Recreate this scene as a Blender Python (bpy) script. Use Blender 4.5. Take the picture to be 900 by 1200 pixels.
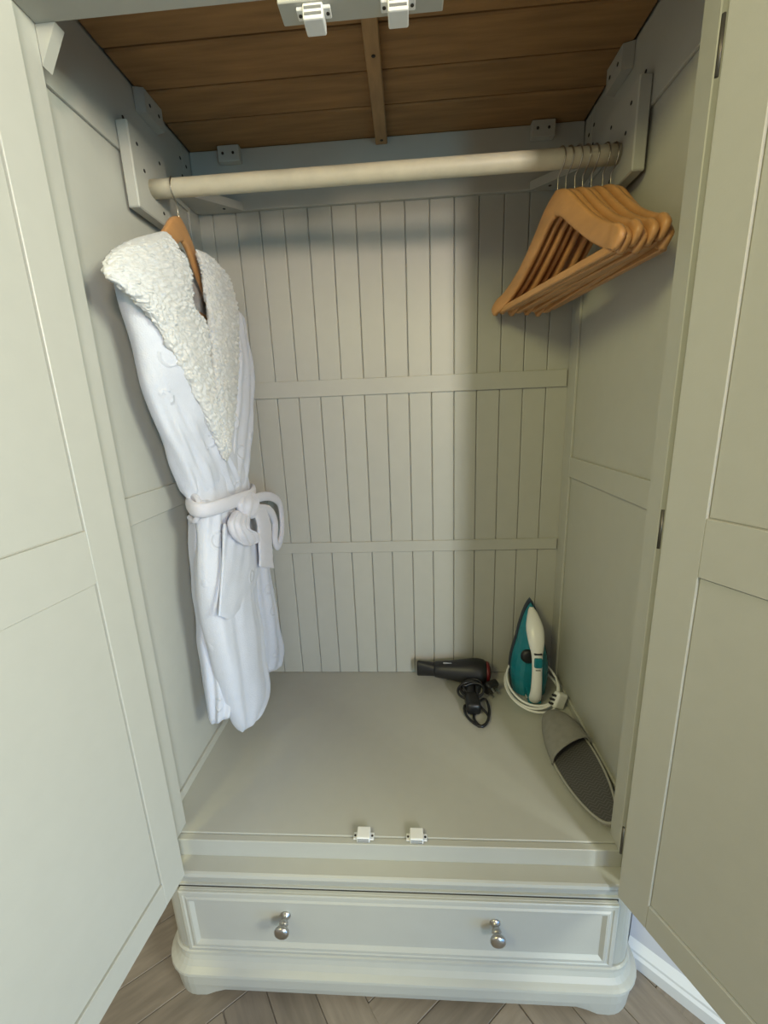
import bpy, bmesh, math, random
from math import sin, cos, pi, radians
from mathutils import Vector, Matrix, noise
random.seed(7)
S = bpy.context.scene
for o in list(bpy.data.objects): bpy.data.objects.remove(o)

# ------------------------------------------------------------ camera
CAMV = (490.5091, -0.2400, -0.0396, -0.0649, 0.0451, -0.622, 0.7863)
CX = [float(v) for v in CAMV]
def cam_axes():
    f, rx, ry, rz = CX[:4]
    fw = Vector((sin(rz)*cos(rx), cos(rz)*cos(rx), sin(rx)))
    right = Vector((cos(rz), -sin(rz), 0)); up = right.cross(fw)
    r2 = cos(ry)*right + sin(ry)*up; u2 = -sin(ry)*right + cos(ry)*up
    return f, Vector(CX[4:7]), fw, r2, u2
CF, CC, FW, RT, UP = cam_axes()
def at(u, v, axis, val):
    """world point where the sight line of a measured photo point meets the plane axis = val"""
    d = FW + (u-450)/CF*RT - (v-600)/CF*UP
    i = 'xyz'.index(axis); t = (val-CC[i])/d[i]
    return CC + t*d
cd = bpy.data.cameras.new('camera'); cam = bpy.data.objects.new('camera', cd); S.collection.objects.link(cam)
cd.sensor_fit = 'HORIZONTAL'; cd.sensor_width = 36; cd.lens = CF/900*36; cd.clip_start = .01
m = Matrix((RT, UP, -FW)).transposed().to_4x4(); m.translation = CC; cam.matrix_world = m
S.camera = cam

# ------------------------------------------------------------ light
w = bpy.data.worlds.new('world'); S.world = w; w.use_nodes = True
w.node_tree.nodes['Background'].inputs[0].default_value = (1.0, .95, .86, 1)
w.node_tree.nodes['Background'].inputs[1].default_value = .37
def area(name, loc, target, sx, sy, energy, col):
    l = bpy.data.lights.new(name, 'AREA'); l.shape = 'RECTANGLE'; l.size = sx; l.size_y = sy
    l.energy = energy; l.color = col
    o = bpy.data.objects.new(name, l); S.collection.objects.link(o); o.location = loc
    o.rotation_euler = (Vector(target)-Vector(loc)).to_track_quat('-Z', 'Y').to_euler()
    return o
area('window_light', (1.34, -2.75, 1.47), (-.05, .4, 1.15), .30, .55, 9.5, (1.0, .70, .30)).data.spread = radians(75)
area('window_sky_light', (1.34, -2.75, 1.47), (0, .2, .9), .30, .55, 24, (.27, .52, 1.0))
area('low_window_light', (1.34, -2.75, .45), (0, .2, .15), .30, 1.0, 6.2, (.34, .76, 1.0)).data.spread = radians(100)
area('low_side_fill_light', (1.35, -1.15, -.05), (-.1, -.1, -.15), .6, .4, 2, (.1, .4, 1.0)).data.spread = radians(100)  # added cool fill close to the floor for the drawer and plinth
area('side_window_light', (2.3, -1.5, 1.5), (-.2, -.2, 1.35), 1.1, .8, 51, (.95, 1.0, .84)).data.spread = radians(115)
area('ceiling_lamp_light', (-.9, -1.3, 1.8), (.3, .2, .7), .5, .5, 16, (1.0, .94, .44))
S.view_settings.view_transform = 'Standard'; S.view_settings.look = 'None'
S.view_settings.gamma = 1; S.view_settings.exposure = 0.0; S.view_settings.use_curve_mapping = False

# ------------------------------------------------------------ materials
def mat(name, col, rough=.5, metal=0, bump=None, vary=.0, vscale=8, spec=.5, sheen=0, stretch=None, trans=0):
    mt = bpy.data.materials.new(name); mt.use_nodes = True; nt = mt.node_tree; N = nt.nodes; L = nt.links
    b = N['Principled BSDF']; b.inputs['Roughness'].default_value = rough; b.inputs['Metallic'].default_value = metal
    b.inputs['Base Color'].default_value = (*col, 1); b.inputs['Specular IOR Level'].default_value = spec
    if sheen: b.inputs['Sheen Weight'].default_value = sheen; b.inputs['Sheen Roughness'].default_value = .5
    tc = N.new('ShaderNodeTexCoord'); mp = N.new('ShaderNodeMapping'); L.new(tc.outputs['Object'], mp.inputs[0])
    if stretch: mp.inputs['Scale'].default_value = stretch
    if vary:
        n = N.new('ShaderNodeTexNoise'); n.inputs['Scale'].default_value = vscale; n.inputs['Detail'].default_value = 5
        L.new(mp.outputs[0], n.inputs['Vector'])
        r = N.new('ShaderNodeValToRGB'); r.color_ramp.elements[0].position = .3; r.color_ramp.elements[1].position = .7
        r.color_ramp.elements[0].color = (*[c*(1-vary) for c in col], 1); r.color_ramp.elements[1].color = (*[min(1, c*(1+vary)) for c in col], 1)
        L.new(n.outputs[0], r.inputs[0]); L.new(r.outputs[0], b.inputs['Base Color'])
    if bump:
        kind, sc, st, dist = bump
        if kind == 'noise': n = N.new('ShaderNodeTexNoise'); n.inputs['Detail'].default_value = 4
        else: n = N.new('ShaderNodeTexVoronoi')
        n.inputs['Scale'].default_value = sc; L.new(mp.outputs[0], n.inputs['Vector'])
        bp = N.new('ShaderNodeBump'); bp.inputs['Strength'].default_value = st; bp.inputs['Distance'].default_value = dist
        L.new(n.outputs[0], bp.inputs['Height']); L.new(bp.outputs[0], b.inputs['Normal'])
    return mt
PAINT = mat('sage_paint', (.45, .445, .395), .38, bump=('noise', 260, .12, .001), vary=.015, vscale=30)
RAILP = mat('cream_paint', (.60, .55, .41), .45, bump=('noise', 200, .2, .001), vary=.05, vscale=40)
RAWW = mat('raw_pine', (.30, .165, .062), .7, bump=('noise', 60, .3, .001), vary=.22, vscale=7, stretch=(1, 9, 4))
HANGW = mat('varnished_beech', (.54, .27, .10), .32, bump=('noise', 80, .1, .0005), vary=.13, vscale=14, stretch=(3, 1, 3))
STEEL = mat('wire_steel', (.42, .38, .32), .3, 1)
NICKEL = mat('brushed_nickel', (.50, .48, .45), .3, 1)
BRONZE = mat('dark_hinge', (.10, .09, .07), .45, .8)
DARK = mat('screw_hole_dark', (.03, .025, .02), .8)
WPLAST = mat('white_plastic', (.80, .80, .78), .35)
SLOT = mat('grey_magnet', (.25, .26, .27), .4, .5)
TEAL = mat('teal_plastic', (.012, .19, .24), .22, vary=.12, vscale=25)
NAVY = mat('dark_sole_rim', (.03, .045, .07), .3, .2)
BLACK = mat('black_plastic', (.012, .012, .013), .42)
RUBBER = mat('black_rubber_cable', (.010, .010, .011), .38)
RED = mat('red_plastic', (.14, .012, .014), .35)
IRONW = mat('iron_white_plastic', (.78, .78, .75), .28)
FELT = mat('grey_felt', (.25, .24, .21), .95, bump=('noise', 900, .4, .001), vary=.08, vscale=60)
WALLM = mat('room_wall_paint', (.70, .71, .78), .8, bump=('noise', 120, .1, .001))
BASEW = mat('white_gloss_trim', (.82, .84, .86), .3)

def plush_mat():
    mt = mat('pale_plush_fleece', (.60, .625, .70), .95, sheen=.2, vary=.02, vscale=60)
    nt = mt.node_tree; N = nt.nodes; L = nt.links; b = N['Principled BSDF']; tc = N.new('ShaderNodeTexCoord')
    v = N.new('ShaderNodeTexVoronoi'); v.inputs['Scale'].default_value = 13; v.inputs['Randomness'].default_value = .7
    L.new(tc.outputs['Object'], v.inputs['Vector'])
    r = N.new('ShaderNodeValToRGB'); e = r.color_ramp.elements
    e[0].position = .17; e[0].color = (0, 0, 0, 1); e[1].position = .21; e[1].color = (1, 1, 1, 1)
    q = r.color_ramp.elements.new(.26); q.color = (0, 0, 0, 1)
    L.new(v.outputs['Distance'], r.inputs[0])
    w_ = N.new('ShaderNodeTexNoise'); w_.inputs['Scale'].default_value = 45; L.new(tc.outputs['Object'], w_.inputs['Vector'])
    g = N.new('ShaderNodeMath'); g.operation = 'GREATER_THAN'; g.inputs[1].default_value = .47; L.new(w_.outputs[0], g.inputs[0])
    mu = N.new('ShaderNodeMath'); mu.operation = 'MULTIPLY'; L.new(r.outputs[0], mu.inputs[0]); L.new(g.outputs[0], mu.inputs[1])
    n = N.new('ShaderNodeTexNoise'); n.inputs['Scale'].default_value = 420; L.new(tc.outputs['Object'], n.inputs['Vector'])
    a = N.new('ShaderNodeMath'); a.operation = 'MULTIPLY_ADD'; a.inputs[1].default_value = .35
    L.new(n.outputs[0], a.inputs[0]); L.new(mu.outputs[0], a.inputs[2])
    bp = N.new('ShaderNodeBump'); bp.inputs['Strength'].default_value = .6; bp.inputs['Distance'].default_value = .0035
    L.new(a.outputs[0], bp.inputs['Height']); L.new(bp.outputs[0], b.inputs['Normal'])
    return mt
PLUSH = plush_mat()
SHERPA = mat('white_sherpa', (.62, .625, .62), 1.0, sheen=.15, bump=('noise', 260, .6, .002), vary=.05, vscale=150)
BELT = mat('plush_belt', (.61, .605, .66), .95, sheen=.35, bump=('noise', 500, .5, .001))

def insole_mat():
    mt = bpy.data.materials.new('herringbone_insole'); mt.use_nodes = True; nt = mt.node_tree; N = nt.nodes; L = nt.links
    b = N['Principled BSDF']; b.inputs['Roughness'].default_value = .9
    tc = N.new('ShaderNodeTexCoord'); sp = N.new('ShaderNodeSeparateXYZ'); L.new(tc.outputs['Object'], sp.inputs[0])
    def M(op, a, bb=None, c=None):
        n = N.new('ShaderNodeMath'); n.operation = op
        for i, v in enumerate((a, bb, c)):
            if v is None: continue
            if isinstance(v, (int, float)): n.inputs[i].default_value = v
            else: L.new(v, n.inputs[i])
        return n.outputs[0]
    tri = M('PINGPONG', sp.outputs['X'], .0085)
    z = M('ADD', M('MULTIPLY', tri, .8), sp.outputs['Y'])
    st = M('PINGPONG', z, .0034)
    line = M('LESS_THAN', st, .0009)
    mx = N.new('ShaderNodeMix'); mx.data_type = 'RGBA'
    mx.inputs['A'].default_value = (.075, .072, .07, 1); mx.inputs['B'].default_value = (.125, .12, .115, 1)
    L.new(line, mx.inputs['Factor']); L.new(mx.outputs['Result'], b.inputs['Base Color'])
    return mt
INSOLE = insole_mat()
def floor_mat():
    mt = mat('wood_plank_floor', (.235, .195, .155), .5, bump=('noise', 90, .2, .001), vary=.2, vscale=9, stretch=(1, 7, 1))
    nt = mt.node_tree; N = nt.nodes; L = nt.links; b = N['Principled BSDF']
    src = b.inputs['Base Color'].links[0].from_socket
    oi = N.new('ShaderNodeObjectInfo'); mr = N.new('ShaderNodeMapRange'); mr.inputs['To Min'].default_value = .82; mr.inputs['To Max'].default_value = 1.18
    L.new(oi.outputs['Random'], mr.inputs[0])
    v = N.new('ShaderNodeVectorMath'); v.operation = 'SCALE'; L.new(src, v.inputs[0]); L.new(mr.outputs[0], v.inputs['Scale'])
    L.new(v.outputs[0], b.inputs['Base Color'])
    return mt
FLOORM = floor_mat()

# ------------------------------------------------------------ helpers
def setp(o, label=None, cat=None, group=None, kind=None):
    for k, v in (('label', label), ('category', cat), ('group', group), ('kind', kind)):
        if v: o[k] = v
    return o
def link(o, parent=None, local=False):
    S.collection.objects.link(o)
    if parent:
        o.parent = parent
        if not local:
            bpy.context.view_layer.update(); o.matrix_parent_inverse = parent.matrix_world.inverted()
    return o
def empty(name, loc=(0, 0, 0), rz=0):
    o = bpy.data.objects.new(name, None); o.empty_display_size = .05; o.location = loc; o.rotation_euler = (0, 0, rz)
    S.collection.objects.link(o); return o
def from_bm(name, bm, mt, parent=None, local=False, smooth=False):
    bmesh.ops.recalc_face_normals(bm, faces=bm.faces)
    me = bpy.data.meshes.new(name); bm.to_mesh(me); bm.free()
    if smooth:
        for p in me.polygons: p.use_smooth = True
    me.materials.append(mt)
    return link(bpy.data.objects.new(name, me), parent, local)
def add_box(bm, x0, x1, y0, y1, z0, z1, bev=0.0, seg=1, M=None):
    r = bmesh.ops.create_cube(bm, size=1)
    for v in r['verts']:
        v.co = Vector(((x0+x1)/2+v.co.x*(x1-x0), (y0+y1)/2+v.co.y*(y1-y0), (z0+z1)/2+v.co.z*(z1-z0)))
    if bev:
        es = list({e for v in r['verts'] for e in v.link_edges})
        q = bmesh.ops.bevel(bm, geom=es, offset=bev, segments=seg, affect='EDGES', profile=.5)
        vs = list({v for f in q['faces'] for v in f.verts})
    else: vs = r['verts']
    if M: bmesh.ops.transform(bm, matrix=M, verts=vs)
def box(name, x0, x1, y0, y1, z0, z1, mt, parent=None, bev=.0012, local=False, seg=1):
    bm = bmesh.new(); add_box(bm, x0, x1, y0, y1, z0, z1, bev, seg); return from_bm(name, bm, mt, parent, local)
def add_tube(bm, pts, r, n=8, closed=False, flat=1.0):
    pts = [Vector(p) for p in pts]; N = len(pts); rings = []; up = None
    for i, p in enumerate(pts):
        if closed: t = pts[(i+1) % N]-pts[i-1]
        else: t = pts[min(i+1, N-1)]-pts[max(i-1, 0)]
        t.normalize()
        if up is None:
            up = Vector((0, 0, 1)) if abs(t.z) < .9 else Vector((1, 0, 0))
        up = (up-t*up.dot(t)).normalized(); s = t.cross(up)
        rr = r(i/(N-1)) if callable(r) else r
        rings.append([bm.verts.new(p+rr*(cos(2*pi*k/n)*s+flat*sin(2*pi*k/n)*up)) for k in range(n)])
    for i in range(N if closed else N-1):
        a, b = rings[i], rings[(i+1) % N]
        for k in range(n): bm.faces.new((a[k], a[(k+1) % n], b[(k+1) % n], b[k]))
    if not closed:
        bm.faces.new(rings[0][::-1]); bm.faces.new(rings[-1])
def cr(P, n):
    """Catmull-Rom through tuples"""
    out = []; K = len(P)
    for j in range(n):
        t = j/(n-1)*(K-1); i = min(int(t), K-2); f = t-i
        p0, p1, p2, p3 = P[max(i-1, 0)], P[i], P[i+1], P[min(i+2, K-1)]
        out.append(tuple(.5*((2*b)+(c-a)*f+(2*a-5*b+4*c-d)*f*f+(-a+3*b-3*c+d)*f**3) for a, b, c, d in zip(p0, p1, p2, p3)))
    return out
def tube(name, pts, r, mt, parent=None, n=8, closed=False, local=False, flat=1.0, sub=0):
    if sub: pts = cr([tuple(p) for p in pts], sub)
    bm = bmesh.new(); add_tube(bm, pts, r, n, closed, flat); return from_bm(name, bm, mt, parent, local, True)
def lathe(name, prof, mt, parent=None, M=None, n=32, local=False):
    """prof: (radius, height) along z"""
    bm = bmesh.new(); rings = []
    for r, h in prof: rings.append([bm.verts.new((max(r, 1e-5)*cos(2*pi*k/n), max(r, 1e-5)*sin(2*pi*k/n), h)) for k in range(n)])
    for a, b in zip(rings, rings[1:]):
        for k in range(n): bm.faces.new((a[k], a[(k+1) % n], b[(k+1) % n], b[k]))
    bm.faces.new(rings[0][::-1]); bm.faces.new(rings[-1])
    if M: bmesh.ops.transform(bm, matrix=M, verts=bm.verts)
    return from_bm(name, bm, mt, parent, local, True)
def sweep(name, cx, hw, yf, yb, R, prof, mt, parent, nd=8, foot=0.0):
    """closed profile (outward offset, z) carried round the front and both sides of a case with rounded corners"""
    path = [((-hw), yb, -1, 0)]
    for k in range(nd+1):
        a = pi+pi/2*k/nd; path.append((-hw+R, yf+R, cos(a), sin(a)))
    nm = 40
    for k in range(1, nm): path.append((-hw+R+(2*hw-2*R)*k/nm, yf+R, 0, -1))
    for k in range(nd+1):
        a = -pi/2+pi/2*k/nd; path.append((hw-R, yf+R, cos(a), sin(a)))
    path.append((hw, yb, 1, 0))
    bm = bmesh.new(); rings = []; zmin = min(p[1] for p in prof)
    for i, (x, y, nx, ny) in enumerate(path):
        ring = []
        base = 0 if i in (0, len(path)-1) else R
        if foot:
            dist = (hw-abs(x))
            wgt = 1.0 if y > yf+R+.001 or dist < R+.001 else max(0, min(1, 1-(dist-R-.012)/.05))
            wgt = wgt*wgt*(3-2*wgt)
        for d, z in prof:
            zz = z-(foot*wgt if foot and z <= zmin+1e-6 else 0)
            ring.append(bm.verts.new((cx+x+nx*(base+d), y+ny*(base+d), zz)))
        rings.append(ring)
    K = len(prof)
    for a, b in zip(rings, rings[1:]):
        for k in range(K): bm.faces.new((a[k], a[(k+1) % K], b[(k+1) % K], b[k]))
    bm.faces.new(rings[0][::-1]); bm.faces.new(rings[-1])
    return from_bm(name, bm, mt, parent)

# ------------------------------------------------------------ room
ZF = -.36
fl = box('floor', -2.2, 2.6, -3.2, .62, ZF-.03, ZF-.004, FLOORM, bev=0); setp(fl, kind='structure')
def plank_mesh(L_, W_):
    bm = bmesh.new(); add_box(bm, 0, L_, 0, W_, -.004, 0, .0008); me = bpy.data.meshes.new('plank')
    bm.to_mesh(me); bm.free(); me.materials.append(FLOORM); return me
PL, PW = .40, .08
pm = plank_mesh(PL-.0012, PW-.0012)
c45, s45 = cos(radians(38)), sin(radians(38))
cnt = 0
for i in range(-22, 23):
    for j in range(-6, 7):
        # herringbone: staggered pairs
        bx = i*PW + j*2*PL*.5; by = i*PW - j*2*PL*.5
        for kind in (0, 1):
            if kind == 0: px, py, rz = bx, by, 0.0
            else: px, py, rz = bx+PL+PW*0, by+PW-PL, pi/2
            if kind == 1: px += PW
            gx = c45*px-s45*py; gy = s45*px+c45*py
            if -1.15 < gx < 1.05 and -.85 < gy < .45 and not (-.1 < gx < .1 and .1 < gy < .3):
                p = bpy.data.objects.new('plank', pm); p.location = (gx, gy, ZF); p.rotation_euler = (0, 0, rz+radians(38))
                if cnt < 290: link(p, fl, True); cnt += 1
wb = box('wall_back', -1.6, .53, .60, .66, ZF, 2.05, WALLM, bev=0); setp(wb, kind='structure')
# angled return wall at the right of the wardrobe with its skirting board
A = at(745, 1135, 'z', ZF); B = at(827, 1200, 'z', ZF)
dr = (B-A).normalized(); nrm = Vector((dr.y, -dr.x, 0))   # faces the camera side
if nrm.dot(CC-A) < 0: nrm = -nrm
ang = math.atan2(dr.y, dr.x)
st = A-dr*.02
def wall_piece(name, L_, prof, mt):
    bm = bmesh.new(); r0 = []; r1 = []
    for d, z in prof:
        p = st+nrm*d; r0.append(bm.verts.new((p.x, p.y, z))); q = p+dr*L_; r1.append(bm.verts.new((q.x, q.y, z)))
    K = len(prof)
    for k in range(K): bm.faces.new((r0[k], r0[(k+1) % K], r1[(k+1) % K], r1[k]))
    bm.faces.new(r0[::-1]); bm.faces.new(r1)
    o = from_bm(name, bm, mt); setp(o, kind='structure'); return o
wall_piece('wall_right', 1.5, [(-.014, ZF), (-.014, 2.05), (-.08, 2.05), (-.08, ZF)], WALLM)
wall_piece('baseboard_right', 1.5, [(0, ZF), (.001, ZF+.028), (-.003, ZF+.034), (-.003, ZF+.040), (-.010, ZF+.050), (-.014, ZF+.056), (-.0139, ZF)], BASEW)
box('wall_corner', st.x+.012, st.x+.06, st.y+.03, .66, ZF, 2.05, WALLM, bev=0); setp(bpy.data.objects['wall_corner'], kind='structure')

# ------------------------------------------------------------ wardrobe
WD = empty('wardrobe', (0, .25, ZF))
setp(WD, 'sage grey painted double wardrobe with both doors open and one long bottom drawer', 'wardrobe')
HW, D, TOP = .45, .51, 1.385
SX0, SX1 = -.417, .404           # opening between the frame stiles
# floor board and carcass
box('floor_board', -HW-.006, HW+.006, 0, D+.006, -.018, 0, PAINT, WD, .001)
for s in (-1, 1):
    xi = s*HW
    a, b = sorted((xi+s*.006, xi+s*.020))
    sd = box('side_panel', a, b, .02, D+.012, -.05, TOP+.04, PAINT, WD)
    a, b = sorted((xi, xi+s*.006))
    box('stile', a, b, D-.05, D, 0, TOP, PAINT, sd, .001)
    box('stile', a, b, .02, .06, 0, TOP, PAINT, sd, .001)
    box('rail', a, b, .06, D-.05, .602, .652, PAINT, sd, .001)
    box('rail', a, b, .06, D-.05, 1.249, TOP, PAINT, sd, .001)
    box('rail', a, b, .06, D-.05, 0, .020, PAINT, sd, .001)
    # frame stile at the front
    xs = SX0 if s < 0 else SX1
    a, b = sorted((xs, s*.478)); fs = box('front_stile', a, b, -.015, .019, -.0005, 1.42, PAINT, WD, .0012)
    a, b = sorted((xs+s*.007, s*.478)); box('hinge_gap_blocker', a, b, -.047, -.0152, -.0395, 1.399, PAINT, fs, .001)  # added filler hidden by the door, blocks side light through the hinge gap
# back: tongue and groove planks behind rails
bk = box('back_panel', -HW-.006, HW+.006, D+.008, D+.016, -.02, TOP+.03, PAINT, WD, 0)
P0, PS = -.4171, .0582
edges = [-HW-.005]+[P0+k*PS for k in range(15)]+[HW+.005]
for a, b in zip(edges, edges[1:]):
    if b-a > .01: box('plank', a+.0006, b-.0006, D, D+.008, .0005, TOP, PAINT, bk, .0018)
box('rail', -HW+.001, HW-.001, D-.012, D, 1.260, TOP, PAINT, bk, .0015)
box('rail', -HW+.003, HW-.003, D-.005, D, .825, .867, PAINT, bk, .0012)
box('rail', -HW+.003, HW-.003, D-.005, D, .3925, .424, PAINT, bk, .0012)
# unpainted boarded top
tp = box('top_panel', -.47, .47, .0, D+.02, TOP+.014, TOP+.024, RAWW, WD, 0)
ys = [.02, .118, .214, .311, .402, .512]
for a, b in zip(ys, ys[1:]):
    bo = box('board', -.449, .449, a+.0022, b-.0022, TOP+.001, TOP+.012, RAWW, tp, .0025)
bt = box('batten', -.013, .013, .02, D-.013, TOP-.016, TOP+.001, mat('pine_batten', (.36, .22, .10), .65, vary=.2, vscale=12, stretch=(6, 1, 3)), tp, .0015)
for y, z in ((.25, 0), (D-.03, 0)):
    lathe('screw_hole', [(.0035, 0), (.0035, .0006), (.001, .0008)], DARK, tp, Matrix.Translation((.001, y, TOP-.0163))@Matrix.Rotation(pi, 4, 'X'), 12)
# front top rail, cornice, bottom rail
box('top_rail', SX0, SX1, -.015, .02, 1.280, 1.42, PAINT, WD, .0012)
sweep('cornice', -.006, .475, -.02, D+.02, .02, [(-.02, 1.40), (.004, 1.40), (.010, 1.415), (.03, 1.43), (.035, 1.45), (.035, 1.462), (-.02, 1.462)], PAINT, WD)
box('bottom_rail', SX0-.03, SX1+.03, -.0135, -.0003, -.041, -.0025, PAINT, WD, .0012)
# diagonal corner blocks under the top rail, behind each front stile
def prism(name, pts, z0, z1, mt, parent):
    bm = bmesh.new(); a = [bm.verts.new((x, y, z0)) for x, y in pts]; b = [bm.verts.new((x, y, z1)) for x, y in pts]
    K = len(pts); bm.faces.new(a[::-1]); bm.faces.new(b)
    for k in range(K): bm.faces.new((a[k], a[(k+1) % K], b[(k+1) % K], b[k]))
    return from_bm(name, bm, mt, parent)
for s in (-1, 1):
    e = .449*s
    xs = SX0 if s < 0 else SX1
    bm = bmesh.new(); tri = [(xs, 1.2798), (xs-s*.027, 1.2798), (xs, 1.236)]
    fa = [bm.verts.new((x, .0185, z)) for x, z in tri]; fb = [bm.verts.new((x, .034, z)) for x, z in tri]
    bm.faces.new(fa); bm.faces.new(fb[::-1])
    for k in range(3): bm.faces.new((fa[k], fa[(k+1) % 3], fb[(k+1) % 3], fb[k]))
    if s < 0: from_bm('corner_gusset', bm, PAINT, WD)
    else: bm.free()
    o = prism('corner_block', [(e, D-.013), (e, D-.125), (e-s*.115, D-.013)], 1.258, 1.276, PAINT, WD)
    lathe('screw_hole', [(.0035, 0), (.0035, .0005)], DARK, o, Matrix.Translation((e-s*.075, D-.03, 1.2574)), 12)
    for y in (.29,):
        o = prism('glue_block', [(e, y), (e, y+.07), (e-s*.018, y+.065), (e-s*.018, y+.005)], 1.345, 1.384, PAINT, WD)
        for dy in (.02, .05):
            lathe('screw_hole', [(.003, 0), (.003, .0006)], DARK, o, Matrix.Translation((e-s*.0182, y+dy, 1.364))@Matrix.Rotation(-s*pi/2, 4, 'Y'), 12)
    for (y, z) in ((D-.035, 1.345), (D-.035, 1.31), (D-.06, 1.35), (D-.06, 1.315), (.30, 1.30), (.245, 1.31)):
        lathe('screw_hole', [(.0035, 0), (.0035, .0006)], DARK, WD, Matrix.Translation((s*.4500, y, z))@Matrix.Rotation(-s*pi/2, 4, 'Y'), 12)
for x0 in (-.375, .33):
    o = box('glue_block', x0, x0+.05, D-.030, D-.0125, 1.352, 1.384, PAINT, WD)
    for dx in (.012, .036): lathe('screw_hole', [(.003, 0), (.003, .0006)], DARK, o, Matrix.Translation((x0+dx, D-.0302, 1.368))@Matrix.Rotation(pi/2, 4, 'X'), 12)
# hanging rail and its brackets
RY, RZ, RR = .272, 1.209, .0155
for s in (-1, 1):
    xi = s*.449; xo = s*.428
    a, b = sorted((xi, xo)); br = box('rail_bracket', a, b, .216, .332, 1.158, 1.292, PAINT if s > 0 else PAINT, WD, .002)
    for (y, z) in ((.238, 1.265), (.31, 1.27), (.25, RZ+.02), (.30, 1.18)):
        lathe('screw_hole', [(.003, 0), (.003, .0006)], DARK, br, Matrix.Translation((xo, y, z))@Matrix.Rotation(-s*pi/2, 4, 'Y'), 12)
bm = bmesh.new(); add_tube(bm, [(-.428+.856*k/24, RY, RZ) for k in range(25)], RR, 28)
from_bm('hanging_rail', bm, RAILP, WD, smooth=True)

# magnetic catches
def catch(loc, flip, name='magnetic_catch'):
    """origin: middle of the mounting face, body stands up in local z (flip hangs it down)"""
    M = Matrix.Translation(loc)@(Matrix.Rotation(pi, 4, 'Y') if flip else Matrix.Identity(4))
    bm = bmesh.new()
    add_box(bm, -.0195, .0195, -.006, .008, 0, .003, .001, 1, M)
    add_box(bm, -.0125, .0125, -.011, .012, 0, .0125, .002, 2, M)
    o = from_bm(name, bm, WPLAST, WD)
    bm = bmesh.new()
    add_box(bm, -.0105, .0105, -.0118, -.0105, .003, .0048, 0, 1, M); add_box(bm, -.0105, .0105, -.0118, -.0105, .0072, .009, 0, 1, M)
    from_bm('magnet_plate', bm, SLOT, o)
    for s in (-1, 1):
        bm = bmesh.new(); Mm = M@Matrix.Translation((s*.0162, .001, .0028)); q = bmesh.ops.create_cone(bm, segments=12, radius1=.0022, radius2=.0022, depth=.0012, cap_ends=True)
        bmesh.ops.transform(bm, matrix=Mm, verts=bm.verts); from_bm('screw', bm, DARK, o)
    return o
catch((-.058, -.002, -.0002), False); catch((.042, -.002, -.0002), False)
cp = box('catch_plate', -.10, .10, .004, .036, 1.264, 1.2802, PAINT, WD, .001)
def catch_top(x):
    M = Matrix.Translation((x, .018, 1.2642))
    bm = bmesh.new()
    add_box(bm, -.021, .021, -.008, .008, -.004, 0, .001, 1, M)
    add_box(bm, -.0125, .0125, -.012, .014, -.0165, 0, .002, 2, M)
    o = from_bm('magnetic_catch', bm, WPLAST, WD)
    bm = bmesh.new()
    add_box(bm, -.0105, .0105, -.0128, -.0115, -.0065, -.004, 0, 1, M); add_box(bm, -.0105, .0105, -.0128, -.0115, -.0125, -.010, 0, 1, M)
    from_bm('magnet_plate', bm, SLOT, o)
    for s in (-1, 1):
        bm = bmesh.new(); bmesh.ops.create_cone(bm, segments=12, radius1=.0022, radius2=.0022, depth=.0012, cap_ends=True)
        bmesh.ops.transform(bm, matrix=M@Matrix.Translation((s*.017, 0, -.0042)), verts=bm.verts); from_bm('screw', bm, DARK, o)
catch_top(-.058); catch_top(.045)

# lower case: ledge moulding, case, drawer, plinth
C0 = -.006
sweep('ledge_moulding', C0, .452, -.030, D+.01, .02, [(-.06, -.0405), (.012, -.0405), (.0155, -.0425), (.0175, -.047), (.0165, -.052), (.012, -.056), (.009, -.062), (.006, -.072), (.004, -.078), (-.06, -.078)], PAINT, WD)
box('case_top', SX0-.03, SX1+.03, -.02, D, -.060, -.0415, PAINT, WD, 0)
sweep('drawer_case', C0, .448, -.038, D+.01, .035, [(-.034, -.078), (0, -.078), (0, -.243), (-.034, -.243)], PAINT, WD)
dw = box('drawer', -.412, .398, -.046, -.0385, -.2345, -.0815, PAINT, WD, .0015)
box('drawer_gap', -.4145, .4005, -.0386, -.0380, -.2370, -.0812, DARK, WD, 0)
def frame_mould(x0, x1, z0, z1, yb, prof, mt, parent, name='panel_moulding'):
    bm = bmesh.new(); rings = []
    for d, y in prof:
        rings.append([bm.verts.new(p) for p in ((x0+d, yb-y, z0+d), (x1-d, yb-y, z0+d), (x1-d, yb-y, z1-d), (x0+d, yb-y, z1-d))])
    K = len(prof)
    for i in range(K):
        a, b = rings[i], rings[(i+1) % K]
        for k in range(4): bm.faces.new((a[k], a[(k+1) % 4], b[(k+1) % 4], b[k]))
    return from_bm(name, bm, mt, parent)
frame_mould(-.4115, .3975, -.234, -.082, -.0455, [(0, 0), (0, .003), (.002, .0045), (.008, .005), (.010, .0035), (.013, .0035), (.016, .006), (.020, .0058), (.025, .0015), (.027, 0)], PAINT, dw)
for x in (-.209, .182):
    M = Matrix.Translation((x, -.0458, -.137))@Matrix.Rotation(pi/2, 4, 'X')
    lathe('knob', [(.0095, 0), (.0095, .0015), (.0085, .003), (.0052, .005), (.0048, .008), (.0075, .011), (.0086, .0145), (.0075, .018), (.0055, .0205), (.0105, .0225), (.0135, .0255), (.0140, .0285), (.0125, .0315), (.008, .0335), (.002, .0342)], NICKEL, dw, M)
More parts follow.
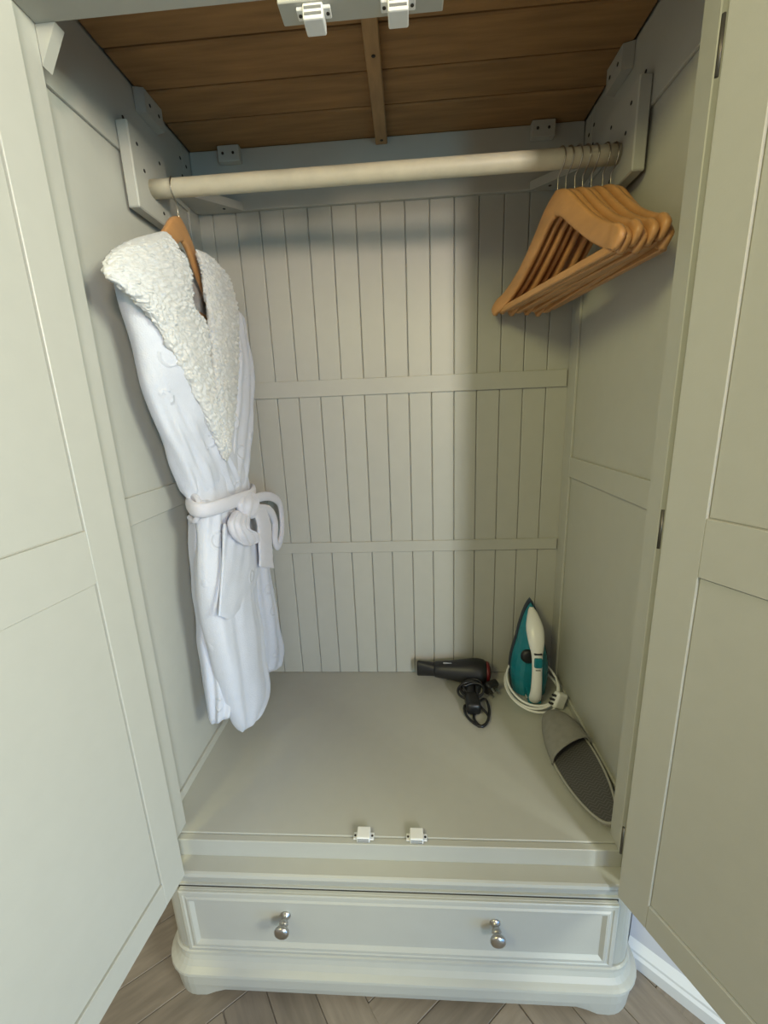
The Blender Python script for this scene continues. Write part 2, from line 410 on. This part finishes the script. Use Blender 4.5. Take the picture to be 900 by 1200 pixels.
sweep('plinth', C0, .462, -.048, D+.01, .055, [(-.05, -.236), (-.014, -.236), (-.014, -.2465), (-.008, -.2475), (-.0045, -.250), (-.004, -.254), (-.006, -.257), (-.010, -.2585), (-.0095, -.266), (-.006, -.274), (.001, -.281), (.0065, -.284), (.0105, -.2865), (.0115, -.291), (.0095, -.2945), (.005, -.296), (.005, -.325), (.002, -.341), (-.03, -.341)], PAINT, WD, foot=.019)

# doors
def door(loc, rz, side, width, hinges, face):
    """local x runs away from the hinge, inner face at local y=0, the slab lies behind it on +/-y"""
    t = side
    def yb(a, b): return tuple(sorted((a*t, b*t)))
    H = 1.345; Z0 = -.0385
    bm = bmesh.new(); a, b = yb(.005, .017); add_box(bm, .045, width-.045, a, b, Z0+.045, H-.045)
    d = from_bm('door', bm, PAINT, WD, True); d.parent = None
    d.location = loc; d.rotation_euler = (0, 0, rz); bpy.context.view_layer.update()
    d.parent = WD; d.matrix_parent_inverse = WD.matrix_world.inverted()
    a, b = yb(0, .022)
    for x0 in (0, width-.051): box('stile', x0, x0+.051, a, b, Z0, H, PAINT, d, .001, True)
    for z0, z1 in ((Z0, .010), (.5655, .642), (H-.05, H)): box('rail', .051, width-.051, a, b, z0+(.0 if z0 < 0 else 0), z1, PAINT, d, .0007, True)
    a2, b2 = yb(.0035, .0055)
    for z0, z1 in ((.0105, .565), (.6425, H-.0505)):   # thin panels within the frame, a fine shadow gap round them
        box('panel', .052, width-.052, a2, b2, z0+.0008, z1-.0008, PAINT, d, .0006, True)
    for z in hinges:
        hb = tube('hinge', [(-.0012-(.0016 if t > 0 else 0), face*t, z-.027), (-.0012-(.0016 if t > 0 else 0), face*t, z+.027)], .0021, BRONZE, d, 10, local=True)
        box('leaf', -.001, .0, *yb(.004, .018), z-.029, z+.029, BRONZE, hb, 0, True)
    return d
door((-.389, -.050, 0), -radians(96), -1, .412, (1.19, .61, .075), .006)
door((.383, -.062, 0), -radians(65), 1, .412, (1.143, .615, .080), -.0008)

# ------------------------------------------------------------ hangers
def arm_path(s, n=20):
    """centre line of one shoulder in (x, y, z): local y along the hanger, z from the shoulder end level, x bows forward"""
    P = [(0, 0, .140), (-.0005, s*.030, .127), (-.002, s*.070, .094), (-.006, s*.125, .053), (-.014, s*.178, .023), (-.0225, s*.206, .012), (-.026, s*.221, -.001)]
    return cr(P, n)
def hanger_parts():
    bm = bmesh.new(); n = 16; rings = []
    path = [p for p in reversed(arm_path(-1))][:-1]+arm_path(1)
    N = len(path)
    for i, p in enumerate(path):
        p = Vector(p); t = (Vector(path[min(i+1, N-1)])-Vector(path[max(i-1, 0)])).normalized()
        side = t.cross(Vector((1, 0, 0))).normalized(); fr = side.cross(t)
        u = abs(i-(N-1)/2)/((N-1)/2)
        hh = .0165+.005*max(0, 1-u*2.2)-.004*max(0, u-.8)/.2           # half depth of the blade
        th = .0056                      # half thickness, fuller at the ends
        if i in (0, N-1): hh *= .6; th *= .6
        rings.append([bm.verts.new(p+side*hh*math.copysign(abs(sin(a))**.55, sin(a))+fr*th*math.copysign(abs(cos(a))**.55, cos(a))) for a in [2*pi*k/n for k in range(n)]])
    for a, b in zip(rings, rings[1:]):
        for k in range(n): bm.faces.new((a[k], a[(k+1) % n], b[(k+1) % n], b[k]))
    bm.faces.new(rings[0][::-1]); bm.faces.new(rings[-1])
    return bm
def make_hanger():
    t = empty('wooden_hanger')
    from_bm('shoulder', hanger_parts(), HANGW, t, True, True)
    bm = bmesh.new(); P = [(.030, -.205, .008), (.022, -.19, .004), (.014, -.1, .004), (.014, .1, .004), (.022, .19, .004), (.030, .205, .008)]
    bm2 = bmesh.new(); add_box(bm2, -.020, -.008, -.196, .196, -.004, .009, .0018)
    bm.free(); from_bm('trouser_bar', bm2, HANGW, t, True)
    top = RZ+RR+.0016-1.000; rr = .0205; zc = top-rr
    pts = [(0, 0, .150), (0, 0, .165), (0, .001, zc-rr-.004)]
    for k in range(15):
        a = -pi/2+.35+(pi*1.30)*k/14; pts.append((0, -rr*cos(a), zc+rr*sin(a)))
    tube('hook', pts, .0013, STEEL, t, 6, local=True)
    return t
def copy_tree(o, parent=None):
    c = o.copy(); S.collection.objects.link(c)
    if parent: c.parent = parent
    for ch in list(o.children): copy_tree(ch, c)
    return c
H0 = make_hanger()
# (hook x on the rail, yaw degrees, swing)
spots = [(.326, 11.6), (.3405, 10.6), (.3555, 9.3), (.370, 8.3), (.3845, 7.2), (.4035, 5.6), (.419, 4.4)]
hl = ['wooden hanger at the left end of the row, its whole triangle showing',
      'second wooden hanger from the left in the row on the rail',
      'third wooden hanger from the left in the row on the rail',
      'middle wooden hanger of the seven in the row on the rail',
      'fifth wooden hanger from the left in the row, third from the right wall',
      'second wooden hanger from the right wall, its shoulder end standing proud',
      'wooden hanger nearest the right wardrobe wall at the end of the row']
for i, (x, yw) in enumerate(spots):
    h = H0 if i == 0 else copy_tree(H0)
    ta = radians([0, 1.0, -.7, 1.1, -.6, -1.8, .7][i]); hh_ = RZ+RR-1.0
    h.location = (x-hh_*sin(ta)*sin(radians(yw)), RY+hh_*sin(ta)*cos(radians(yw)), 1.0+hh_*(1-cos(ta))); h.rotation_euler = (ta, 0, radians(yw))
    setp(h, hl[i], 'hanger', 'wooden hangers at the right of the rail')
RX = -.386
h = copy_tree(H0); h.location = (RX, RY, 1.0); h.rotation_euler = (0, 0, radians(6))
setp(h, 'wooden hanger at the left of the rail holding up the pale bathrobe', 'hanger')
if 'group' in h: del h['group']

# ------------------------------------------------------------ robe
ROBE = empty('bathrobe', (-.38, .27, .05))
setp(ROBE, 'pale lilac plush bathrobe with white sherpa collar and tied belt hanging at left', 'bathrobe')
def loft(name, secs, mt, parent, n=48, m=60, disp=None, ex=.8, fine=0):
    """secs: (uL,vL,xL, uR,vR,xR, t): measured left/right edge points with their depth x, and half thickness"""
    rows = cr([tuple(at(a, b, 'x', c))+tuple(at(d, e, 'x', f))+(t,) for a, b, c, d, e, f, t in secs], m)
    bm = bmesh.new(); rings = []
    for i, r in enumerate(rows):
        Lp, Rp, t = Vector(r[:3]), Vector(r[3:6]), r[6]; c = (Lp+Rp)/2; a = (Rp-Lp)/2
        al = a.normalized(); b = Vector((1, 0, 0)); b = (b-al*b.dot(al)).normalized()
        s = i/(m-1); endt = min(1, .25+min(s, 1-s)*12)
        ring = []
        for k in range(n):
            th = 2*pi*k/n; ca, sa = cos(th), sin(th)
            p = c-a*math.copysign(abs(ca)**ex, ca)+b*t*endt*math.copysign(abs(sa)**ex, sa)
            if disp:
                nn = (b*sa/max(t, .001)-al*ca/max(a.length, .001)).normalized(); p = p+nn*disp(p, s, (1-ca)/2)*endt
            ring.append(bm.verts.new(p))
        rings.append(ring)
    for a, b in zip(rings, rings[1:]):
        for k in range(n): bm.faces.new((a[k], a[(k+1) % n], b[(k+1) % n], b[k]))
    bm.faces.new(rings[0][::-1]); bm.faces.new(rings[-1])
    return from_bm(name, bm, mt, parent, smooth=True)
def nz(p, s): return noise.noise(Vector(p)*s)
def folds(amp, fr=40, sl=1.0):
    def f(p, s, q): return amp*(sin(fr*(q*1.0+.25*sin(3*s+1))+s*4*sl)*.6+.8*nz(Vector((p.y*1.0, p.x, p.z*.35)), 22))
    return f
def curly(p, s, q):
    return .002*noise.noise(Vector(p)*50)+.006*(abs(noise.noise(Vector(p)*105))-.2)+.004*(abs(noise.noise(Vector(p)*185))-.2)
def soft(p, s, q): return .004*nz(p, 14)+.0012*nz(p, 60)
# upper body under the lapels
loft('robe_body', [(158, 378, -.405, 266, 384, -.400, .014), (168, 400, -.395, 270, 400, -.385, .02), (185, 460, -.388, 276, 460, -.372, .024),
                   (203, 520, -.386, 277, 520, -.365, .028), (220, 560, -.383, 286, 560, -.362, .030), (228, 600, -.383, 290, 600, -.362, .032)], PLUSH, ROBE, 60, 60, lambda p, s, q: .003*nz(p, 20)+.005*max(0, s-.5)*sin(34*q+9*s))
# back of the neck
loft('hood_lining', [(192, 288, -.432, 214, 290, -.432, .008), (196, 305, -.430, 238, 318, -.430, .010), (200, 335, -.428, 250, 345, -.428, .010), (206, 370, -.428, 256, 380, -.428, .010), (212, 400, -.425, 256, 405, -.425, .008)], SHERPA, ROBE, 60, 60, curly)
# sleeves
loft('sleeve', [(133, 326, -.404, 165, 332, -.380, .016), (142, 352, -.402, 186, 378, -.366, .024), (153, 395, -.400, 206, 412, -.356, .028), (168, 450, -.397, 229, 455, -.352, .029),
                (186, 500, -.393, 250, 500, -.352, .028), (205, 545, -.390, 270, 545, -.354, .027), (222, 588, -.388, 284, 588, -.356, .026)], PLUSH, ROBE, 90, 130,
     lambda p, s, q: .005*nz(p, 15)+.0065*max(0, s-.4)*(sin(24*q+14*s)+.6*sin(47*q-9*s))+.003*math.exp(-((q-.55-.1*s)/.05)**2))
loft('sleeve', [(262, 350, -.375, 280, 365, -.372, .010), (266, 400, -.372, 287, 400, -.366, .018), (266, 450, -.368, 292, 450, -.362, .022), (262, 500, -.366, 291, 505, -.360, .022),
                (258, 545, -.364, 286, 550, -.358, .022), (254, 580, -.362, 284, 580, -.358, .020)], PLUSH, ROBE, 48, 60, lambda p, s, q: .004*nz(p, 18)+.004*sin(22*q+5*s))
# shawl collar
loft('collar', [(158, 279, -.392, 194, 270, -.378, .012), (134, 293, -.392, 203, 286, -.366, .018), (124, 309, -.388, 214, 303, -.356, .022), (128, 324, -.380, 221, 322, -.349, .022), (148, 341, -.366, 223, 343, -.344, .018), (166, 359, -.358, 226, 361, -.341, .015), (180, 375, -.352, 239, 379, -.337, .014),
                (198, 405, -.345, 244, 408, -.334, .013), (218, 441, -.339, 247, 441, -.332, .012), (240, 486, -.335, 254, 486, -.330, .011), (253, 515, -.333, 259, 515, -.330, .009), (262, 538, -.332, 265, 538, -.331, .005)],
     SHERPA, ROBE, 160, 360, curly)
loft('collar', [(229, 292, -.376, 242, 297, -.374, .006), (236, 312, -.370, 258, 314, -.368, .010), (240, 335, -.362, 270, 335, -.360, .012), (245, 370, -.355, 277, 370, -.354, .013), (248, 410, -.348, 277, 410, -.350, .014), (251, 449, -.343, 276, 449, -.347, .013),
                (256, 485, -.338, 273, 485, -.343, .012), (261, 515, -.334, 268, 515, -.338, .009), (264, 540, -.332, 267, 540, -.333, .005)],
     SHERPA, ROBE, 120, 320, curly)
# skirt: three overlapping panels
loft('skirt_panel', [(224, 596, -.400, 250, 600, -.372, .020), (225, 640, -.402, 252, 640, -.372, .026), (230, 700, -.402, 256, 700, -.370, .026), (236, 760, -.402, 262, 760, -.368, .026),
                     (243, 815, -.402, 270, 810, -.366, .024), (248, 848, -.402, 270, 838, -.366, .018)], PLUSH, ROBE, 56, 80, lambda p, s, q: .004*nz(p, 14)+.004*sin(16*q+2*s))
loft('skirt_panel', [(280, 600, -.392, 296, 598, -.385, .02), (288, 640, -.390, 304, 640, -.378, .028), (294, 690, -.388, 312, 690, -.372, .032), (300, 740, -.386, 321, 735, -.368, .034), (305, 770, -.385, 326, 762, -.366, .030), (308, 790, -.385, 325, 784, -.366, .018)],
     PLUSH, ROBE, 56, 80, lambda p, s, q: .005*nz(p, 12)+.004*sin(14*q+3*s))
loft('skirt_panel', [(236, 586, -.366, 286, 580, -.352, .022), (236, 630, -.366, 290, 630, -.348, .028), (238, 690, -.364, 294, 690, -.344, .032), (247, 740, -.362, 300, 740, -.342, .034),
                     (258, 785, -.360, 306, 785, -.342, .034), (268, 820, -.358, 308, 812, -.343, .030), (278, 848, -.356, 302, 835, -.345, .022), (284, 858, -.355, 296, 846, -.348, .010)],
     PLUSH, ROBE, 80, 120, lambda p, s, q: .005*nz(p, 12)+.004*sin(13*q+2.2*s)+.005*math.exp(-4*s)*sin(36*q+14*s))
# patch pocket with piped edge
loft('pocket', [(262, 614, -.336, 290, 618, -.330, .006), (261, 640, -.334, 302, 640, -.324, .008), (260, 670, -.333, 303, 668, -.320, .008), (258, 700, -.332, 292, 702, -.322, .007), (257, 722, -.332, 268, 726, -.326, .003)],
     PLUSH, ROBE, 60, 70, lambda p, s, q: .003*nz(p, 22)+.004*math.exp(-4*s)*sin(30*q+8*s), ex=1.0)
tube('piping', [at(u, v, 'x', x) for u, v, x in ((263, 614, -.328), (262, 640, -.325), (261, 665, -.324), (259, 695, -.324), (257, 722, -.325))], .0028, PLUSH, ROBE, 10, sub=40)
# belt
belt = tube('belt', [at(u, v, 'x', x) for u, v, x in ((228, 592, -.420), (222, 590, -.400), (226, 596, -.372), (240, 598, -.348), (262, 592, -.330), (284, 584, -.320), (294, 580, -.325), (296, 574, -.350), (290, 572, -.40))], lambda s: .0075, BELT, ROBE, 14, sub=60, flat=2.0)
tube('belt_loop', [at(u, v, 'x', x) for u, v, x in ((222, 582, -.392), (229, 582, -.372), (234, 594, -.358), (229, 610, -.372), (222, 606, -.392))], .0055, BELT, belt, 10, sub=24)
loft('knot', [(282, 578, -.322, 296, 575, -.318, .006), (279, 590, -.318, 300, 588, -.312, .017), (282, 603, -.318, 298, 602, -.312, .012), (286, 608, -.320, 294, 608, -.316, .005)], BELT, belt, 36, 30, lambda p, s, q: .003*sin(18*q+5*s)+.002*nz(p, 60))
tube('bow', [at(u, v, 'x', x) for u, v, x in ((292, 590, -.312), (303, 583, -.305), (317, 582, -.300), (327, 589, -.298), (330, 605, -.298), (330, 625, -.299), (326, 640, -.301), (322, 632, -.304), (322, 612, -.306), (315, 598, -.308), (300, 596, -.310))], .0058, BELT, belt, 12, sub=70, flat=1.9)
loft('belt_tail', [(294, 596, -.312, 309, 592, -.306, .005), (301, 612, -.308, 316, 610, -.304, .006), (303, 635, -.306, 318, 635, -.303, .006), (304, 655, -.306, 319, 655, -.303, .006), (304, 664, -.306, 321, 666, -.303, .005)], BELT, belt, 30, 50, lambda p, s, q: .0015*nz(p, 80))
loft('belt_tail', [(276, 598, -.320, 292, 604, -.312, .006), (270, 612, -.318, 290, 620, -.308, .010), (274, 628, -.316, 300, 624, -.304, .012), (284, 638, -.314, 304, 632, -.304, .008), (292, 640, -.312, 300, 636, -.306, .003)], BELT, belt, 40, 50,
     lambda p, s, q: .0035*sin(24*q+4*s))

# ------------------------------------------------------------ iron
def iron():
    t = empty('steam_iron', (.368, .452, 0), 0)
    setp(t, 'teal and white steam iron standing on its heel in the back right corner', 'iron')
    L_ = .267
    def outline(k, lscale=1, wscale=1, base=0, n=24):
        P = []
        for i in range(n+1):
            s = i/n; wd = .056*(1-s**2.3)**.75*(.86+.14*sin(pi*min(1, s*1.7)))
            P.append((wd*wscale, base+s*(L_*lscale-base)))
        return [(x, z) for x, z in P]+[(-x, z) for x, z in reversed(P[:-1])]
    def shell(name, layers, mt, parent):
        bm = bmesh.new(); rings = []
        for (dep, ls, ws, base, dz) in layers:
            rings.append([bm.verts.new((x, -dep, z+dz)) for x, z in outline(0, ls, ws, base)])
        K = len(rings[0])
        for a, b in zip(rings, rings[1:]):
            for k in range(K): bm.faces.new((a[k], a[(k+1) % K], b[(k+1) % K], b[k]))
        bm.faces.new(rings[0][::-1]); bm.faces.new(rings[-1])
        return from_bm(name, bm, mt, parent, True, False)
    sp = shell('soleplate', [(0, .97, .93, .004, 0), (.003, 1, 1, .002, 0), (.010, 1, 1, 0, 0), (.017, .985, .97, 0, 0)], NAVY, t)
    bd = shell('water_tank', [(.0172, .965, .95, 0, 0), (.028, .95, .92, 0, 0), (.040, .88, .80, 0, 0), (.050, .78, .60, 0, 0), (.054, .70, .42, 0, 0)], TEAL, t)
    # handle: one continuous white grip from the nose down to the heel
    def ring_path(P, name, mt, par, n=14, sub=40):
        rows = cr(P, sub); bm = bmesh.new(); rings = []
        for i, (z, d, hwid, ht) in enumerate(rows):
            a = rows[max(i-1, 0)]; b = rows[min(i+1, len(rows)-1)]
            tz, td = b[0]-a[0], b[1]-a[1]; ll = math.hypot(tz, td); nzv, nd = -td/ll, tz/ll
            rings.append([bm.verts.new((hwid*cos(q), -(d+ht*sin(q)*nd), z+ht*sin(q)*nzv)) for q in [2*pi*k/n for k in range(n)]])
        for a, b in zip(rings, rings[1:]):
            for k in range(n): bm.faces.new((a[k], a[(k+1) % n], b[(k+1) % n], b[k]))
        bm.faces.new(rings[0][::-1]); bm.faces.new(rings[-1]); return from_bm(name, bm, mt, par, True, True)
    ring_path([(.245, .024, .006, .006), (.232, .040, .014, .012), (.205, .066, .0225, .016), (.175, .086, .0205, .014), (.145, .096, .0145, .011), (.110, .100, .013, .010), (.070, .100, .0135, .010), (.035, .096, .015, .011), (.012, .082, .017, .013), (.006, .06, .019, .008)], 'handle', IRONW, t)
    b1 = bmesh.new(); add_box(b1, -.017, .017, -.090, -.02, .0, .026, .003, 2); from_bm('heel', b1, TEAL, t, True)
    b1 = bmesh.new(); add_box(b1, -.010, .010, -.1135, -.104, .116, .142, .003, 2); from_bm('steam_button', b1, TEAL, t, True)
    b1 = bmesh.new(); add_box(b1, -.010, .010, -.1085, -.1, .150, .1535, .0004, 1); from_bm('badge_print', b1, BLACK, t, True)
    b1 = bmesh.new(); add_box(b1, -.006, .006, -.1112, -.106, .108, .1098, .0003, 1); from_bm('badge_print', b1, BLACK, t, True)
    lathe('handle_opening_dark', [(.019, 0), (.020, .004), (.018, .010), (.012, .013)], BLACK, t, Matrix.Translation((-.012, -.050, .118))@Matrix.Rotation(pi/2, 4, 'X'), 24, True)  # black disc stands in for the shaded opening behind the handle
    # white cord wound round the heel
    def coil(rx, ry, z0, amp, ph, a0, a1, n=40, cy=-.052):
        return [(rx*cos(a), cy+ry*sin(a), z0+amp*sin(a+ph)) for a in [a0+(a1-a0)*k/(n-1) for k in range(n)]]
    pts = coil(.066, .070, .046, .030, 0, .2, 2*pi)+coil(.068, .074, .038, .028, .25, 0, 2*pi)[1:]+coil(.071, .080, .026, .022, -.2, 0, 1.75*pi)[1:]
    pts = [(x, min(y, .005), max(z, .0032)) for x, y, z in pts]
    tube('power_cord', pts, .003, IRONW, t, 8, local=True)
    pl = bmesh.new(); Mx = Matrix.Translation((.056, -.105, .022))@Matrix.Rotation(.5, 4, 'Z')@Matrix.Rotation(.45, 4, 'Y')
    add_box(pl, -.018, .018, -.010, .010, -.020, .022, .006, 3, Mx); p = from_bm('plug', pl, IRONW, t, True)
    pb = bmesh.new()
    for dx, dz in ((-.022, .011), (-.022, -.011), (-.024, 0)): add_box(pb, dx-.008, dx+.006, -.003, .003, dz-.0025, dz+.0025, 0, 1, Mx)
    from_bm('pin', pb, BLACK, p, True)
    t.rotation_euler = (radians(-4), 0, radians(-2))
    return t
iron()

# ------------------------------------------------------------ hair dryer
def dryer():
    t = empty('hair_dryer', (.16, .46, 0))
    setp(t, 'black hair dryer with red rear ring lying by the back wall', 'hair dryer')
    p0 = Vector((.054, .474, .040)); p1 = Vector((.262, .452, .040)); d = (p1-p0).normalized()
    q = d.to_track_quat('Z', 'Y').to_matrix().to_4x4(); M = Matrix.Translation(p0)@q
    Ln = (p1-p0).length
    bm = bmesh.new(); n = 32; rings = []
    prof = [(0, .0235, .011), (.004, .0245, .0125), (.03, .022, .015), (.05, .0200, .0185), (.056, .0205, .0200)]
    up = Matrix.Rotation(0, 4, 'Z')
    for h, ra, rb in prof: rings.append([bm.verts.new((rb*cos(2*pi*k/n), ra*sin(2*pi*k/n), h)) for k in range(n)])
    for a, b in zip(rings, rings[1:]):
        for k in range(n): bm.faces.new((a[k], a[(k+1) % n], b[(k+1) % n], b[k]))
    bm.faces.new(rings[0][::-1]); bm.faces.new(rings[-1]); bmesh.ops.transform(bm, matrix=M, verts=bm.verts)
    from_bm('nozzle', bm, BLACK, t, smooth=True)
    lathe('barrel', [(.0195, .050), (.0225, .054), (.0245, .075), (.0275, .10), (.0325, .13), (.0365, .155), (.0375, .175), (.0355, .190), (.030, .198), (.029, .199)], BLACK, t, M, 36)
    lathe('rear_ring', [(.029, .1985), (.0305, .200), (.0295, .205), (.026, .208), (.020, .2085)], RED, t, M, 36)
    lathe('rear_grille', [(.0195, .2080), (.017, .2105), (.010, .212), (.001, .2125)], BLACK, t, M, 36)
    bb = bmesh.new(); Mk = M@Matrix.Translation((0, 0, .068)); 
    hp0 = p0+d*.150; 
    tube('handle', [hp0+Vector((0, 0, -.010)), hp0+Vector((-.002, -.035, -.014)), hp0+Vector((-.006, -.075, -.019)), hp0+Vector((-.004, -.105, -.022))], lambda s: .017-.003*s, BLACK, t, 18, sub=20)
    o = bmesh.new(); add_box(o, -.012, .012, -.002, .002, -.001, .001, .0005); bmesh.ops.transform(o, matrix=Matrix.Translation(p0+d*.088+Vector((0, -.006, .0255)))@q@Matrix.Rotation(pi/2, 4, 'Y'), verts=o.verts)
    from_bm('logo_print', o, mat('pale_print', (.35, .35, .36), .5), t)
    hx, hy = hp0.x-.004, hp0.y-.06
    # cable: turns round the folded handle, then loose loops
    pts = []
    for k in range(64):
        a = k/63*2*pi*3.4; pts.append((hx+.030*cos(a)+.006*sin(.7*a), hy+.022*sin(a)-.02*k/63, .0225+.020*sin(a*.5+1)**2))
    pts += [(hx+.012, hy-.052, .010), (hx-.004, hy-.085, .005), (hx+.008, hy-.115, .004), (hx+.026, hy-.105, .004), (hx+.040, hy-.065, .007), (hx+.036, hy-.03, .016), (hx+.012, hy-.045, .018),
            (hx-.022, hy-.05, .012), (hx-.020, hy-.085, .006), (hx+.008, hy-.123, .009), (hx+.034, hy-.09, .010), (hx+.014, hy-.055, .022), (hx+.02, hy-.01, .040), (hx+.046, hy+.005, .022)]
    tube('cable', pts, .0034, RUBBER, t, 8, sub=260)
    Mp = Matrix.Translation((hx+.058, hy+.012, .024))@Matrix.Rotation(.5, 4, 'Z')@Matrix.Rotation(.35, 4, 'X')
    b3 = bmesh.new(); add_box(b3, -.020, .020, -.011, .011, -.019, .019, .008, 4, Mp); pg = from_bm('plug', b3, BLACK, t, smooth=True)
    b4 = bmesh.new()
    for dx, dz in ((.009, 0), (-.008, .010), (-.008, -.010)): add_box(b4, dx-.003, dx+.003, -.024, -.010, dz-.002, dz+.002, .0004, 1, Mp)
    from_bm('pin', b4, NICKEL, pg)
    b5 = bmesh.new(); add_box(b5, hx-.020, hx+.018, hy-.078, hy-.02, .0015, .036, .010, 3); from_bm('cable_tie', b5, RUBBER, t, smooth=True)
dryer()

# ------------------------------------------------------------ slipper
def slipper():
    t = empty('slipper', (.347, .165, .002)); t.rotation_euler = (0, radians(-12), radians(3))
    setp(t, 'grey felt slipper with dark herringbone insole leaning along the right wall', 'slipper')
    # local: x from the floor edge across (0..w), y heel(-)..toe(+)
    Ln = .298
    def half(s):   # s 0 heel .. 1 toe: (left x, right x)
        wv = sin(pi*min(1, max(0, s)))**.48
        wd = (.046+.006*s-.003*sin(pi*s))*wv
        return .052-wd-.003*sin(pi*s), .052+wd
    def slab(name, ins, z0, z1, mt, bev=0, s0=0, s1=1):
        bm = bmesh.new(); n = 40; P = []
        ss = [.5-.5*cos(pi*k/n) for k in range(n+1)]
        ring = [(half(s)[0], s) for s in ss]+[(half(s)[1], s) for s in reversed(ss[1:-1])]
        out = []
        for x, s in ring:
            px = .052+(x-.052)*(1-ins/.05); py = (s-.5)*(Ln-2*ins); out.append((px, py))
        lo = [bm.verts.new((x, y, z0)) for x, y in out]; hi = [bm.verts.new((x, y, z1)) for x, y in out]
        K = len(out)
        for k in range(K): bm.faces.new((lo[k], lo[(k+1) % K], hi[(k+1) % K], hi[k]))
        bm.faces.new(lo[::-1]); bm.faces.new(hi)
        return from_bm(name, bm, mt, t, True), out
    slab('sole', 0, 0, .007, FELT)
    slab('insole', .0045, .007, .0092, INSOLE)
    _, out = slab('rim', 0.001, .0068, .0075, FELT)
    tube('piping', [(x, y, .0080) for x, y in out], .0026, mat('pale_piping', (.33, .32, .28), .9), t, 8, True, True)
    # vamp: an arched shell over the toe half
    bm = bmesh.new(); rows = []; m_, n_ = 24, 24
    for i in range(m_+1):
        s = .56+.44*i/m_; xl, xr = half(min(s, .999)); row = []; hgt = .036*(1-((s-.56)/.44)**2.2)**.6+.002
        for k in range(n_+1):
            a = pi*k/n_; x = (xl+xr)/2-(xr-xl+.004)/2*cos(a); y = (s-.5)*Ln-(.018*cos(a)+.006*sin(a))*(1-(s-.56)/.44)
            row.append(bm.verts.new((x, y, .006+hgt*sin(a)**.75)))
        rows.append(row)
    for a, b in zip(rows, rows[1:]):
        for k in range(n_): bm.faces.new((a[k], a[k+1], b[k+1], b[k]))
    bmesh.ops.remove_doubles(bm, verts=bm.verts, dist=.0002)
    edge = [tuple(v.co) for v in rows[0]] if rows[0][0].is_valid else None
    o = from_bm('vamp', bm, FELT, t, True, True)
    sm = o.modifiers.new('thick', 'SOLIDIFY'); sm.thickness = .003; sm.offset = 0
    if edge: tube('vamp_binding', edge, .0028, FELT, t, 8, False, True)
slipper()
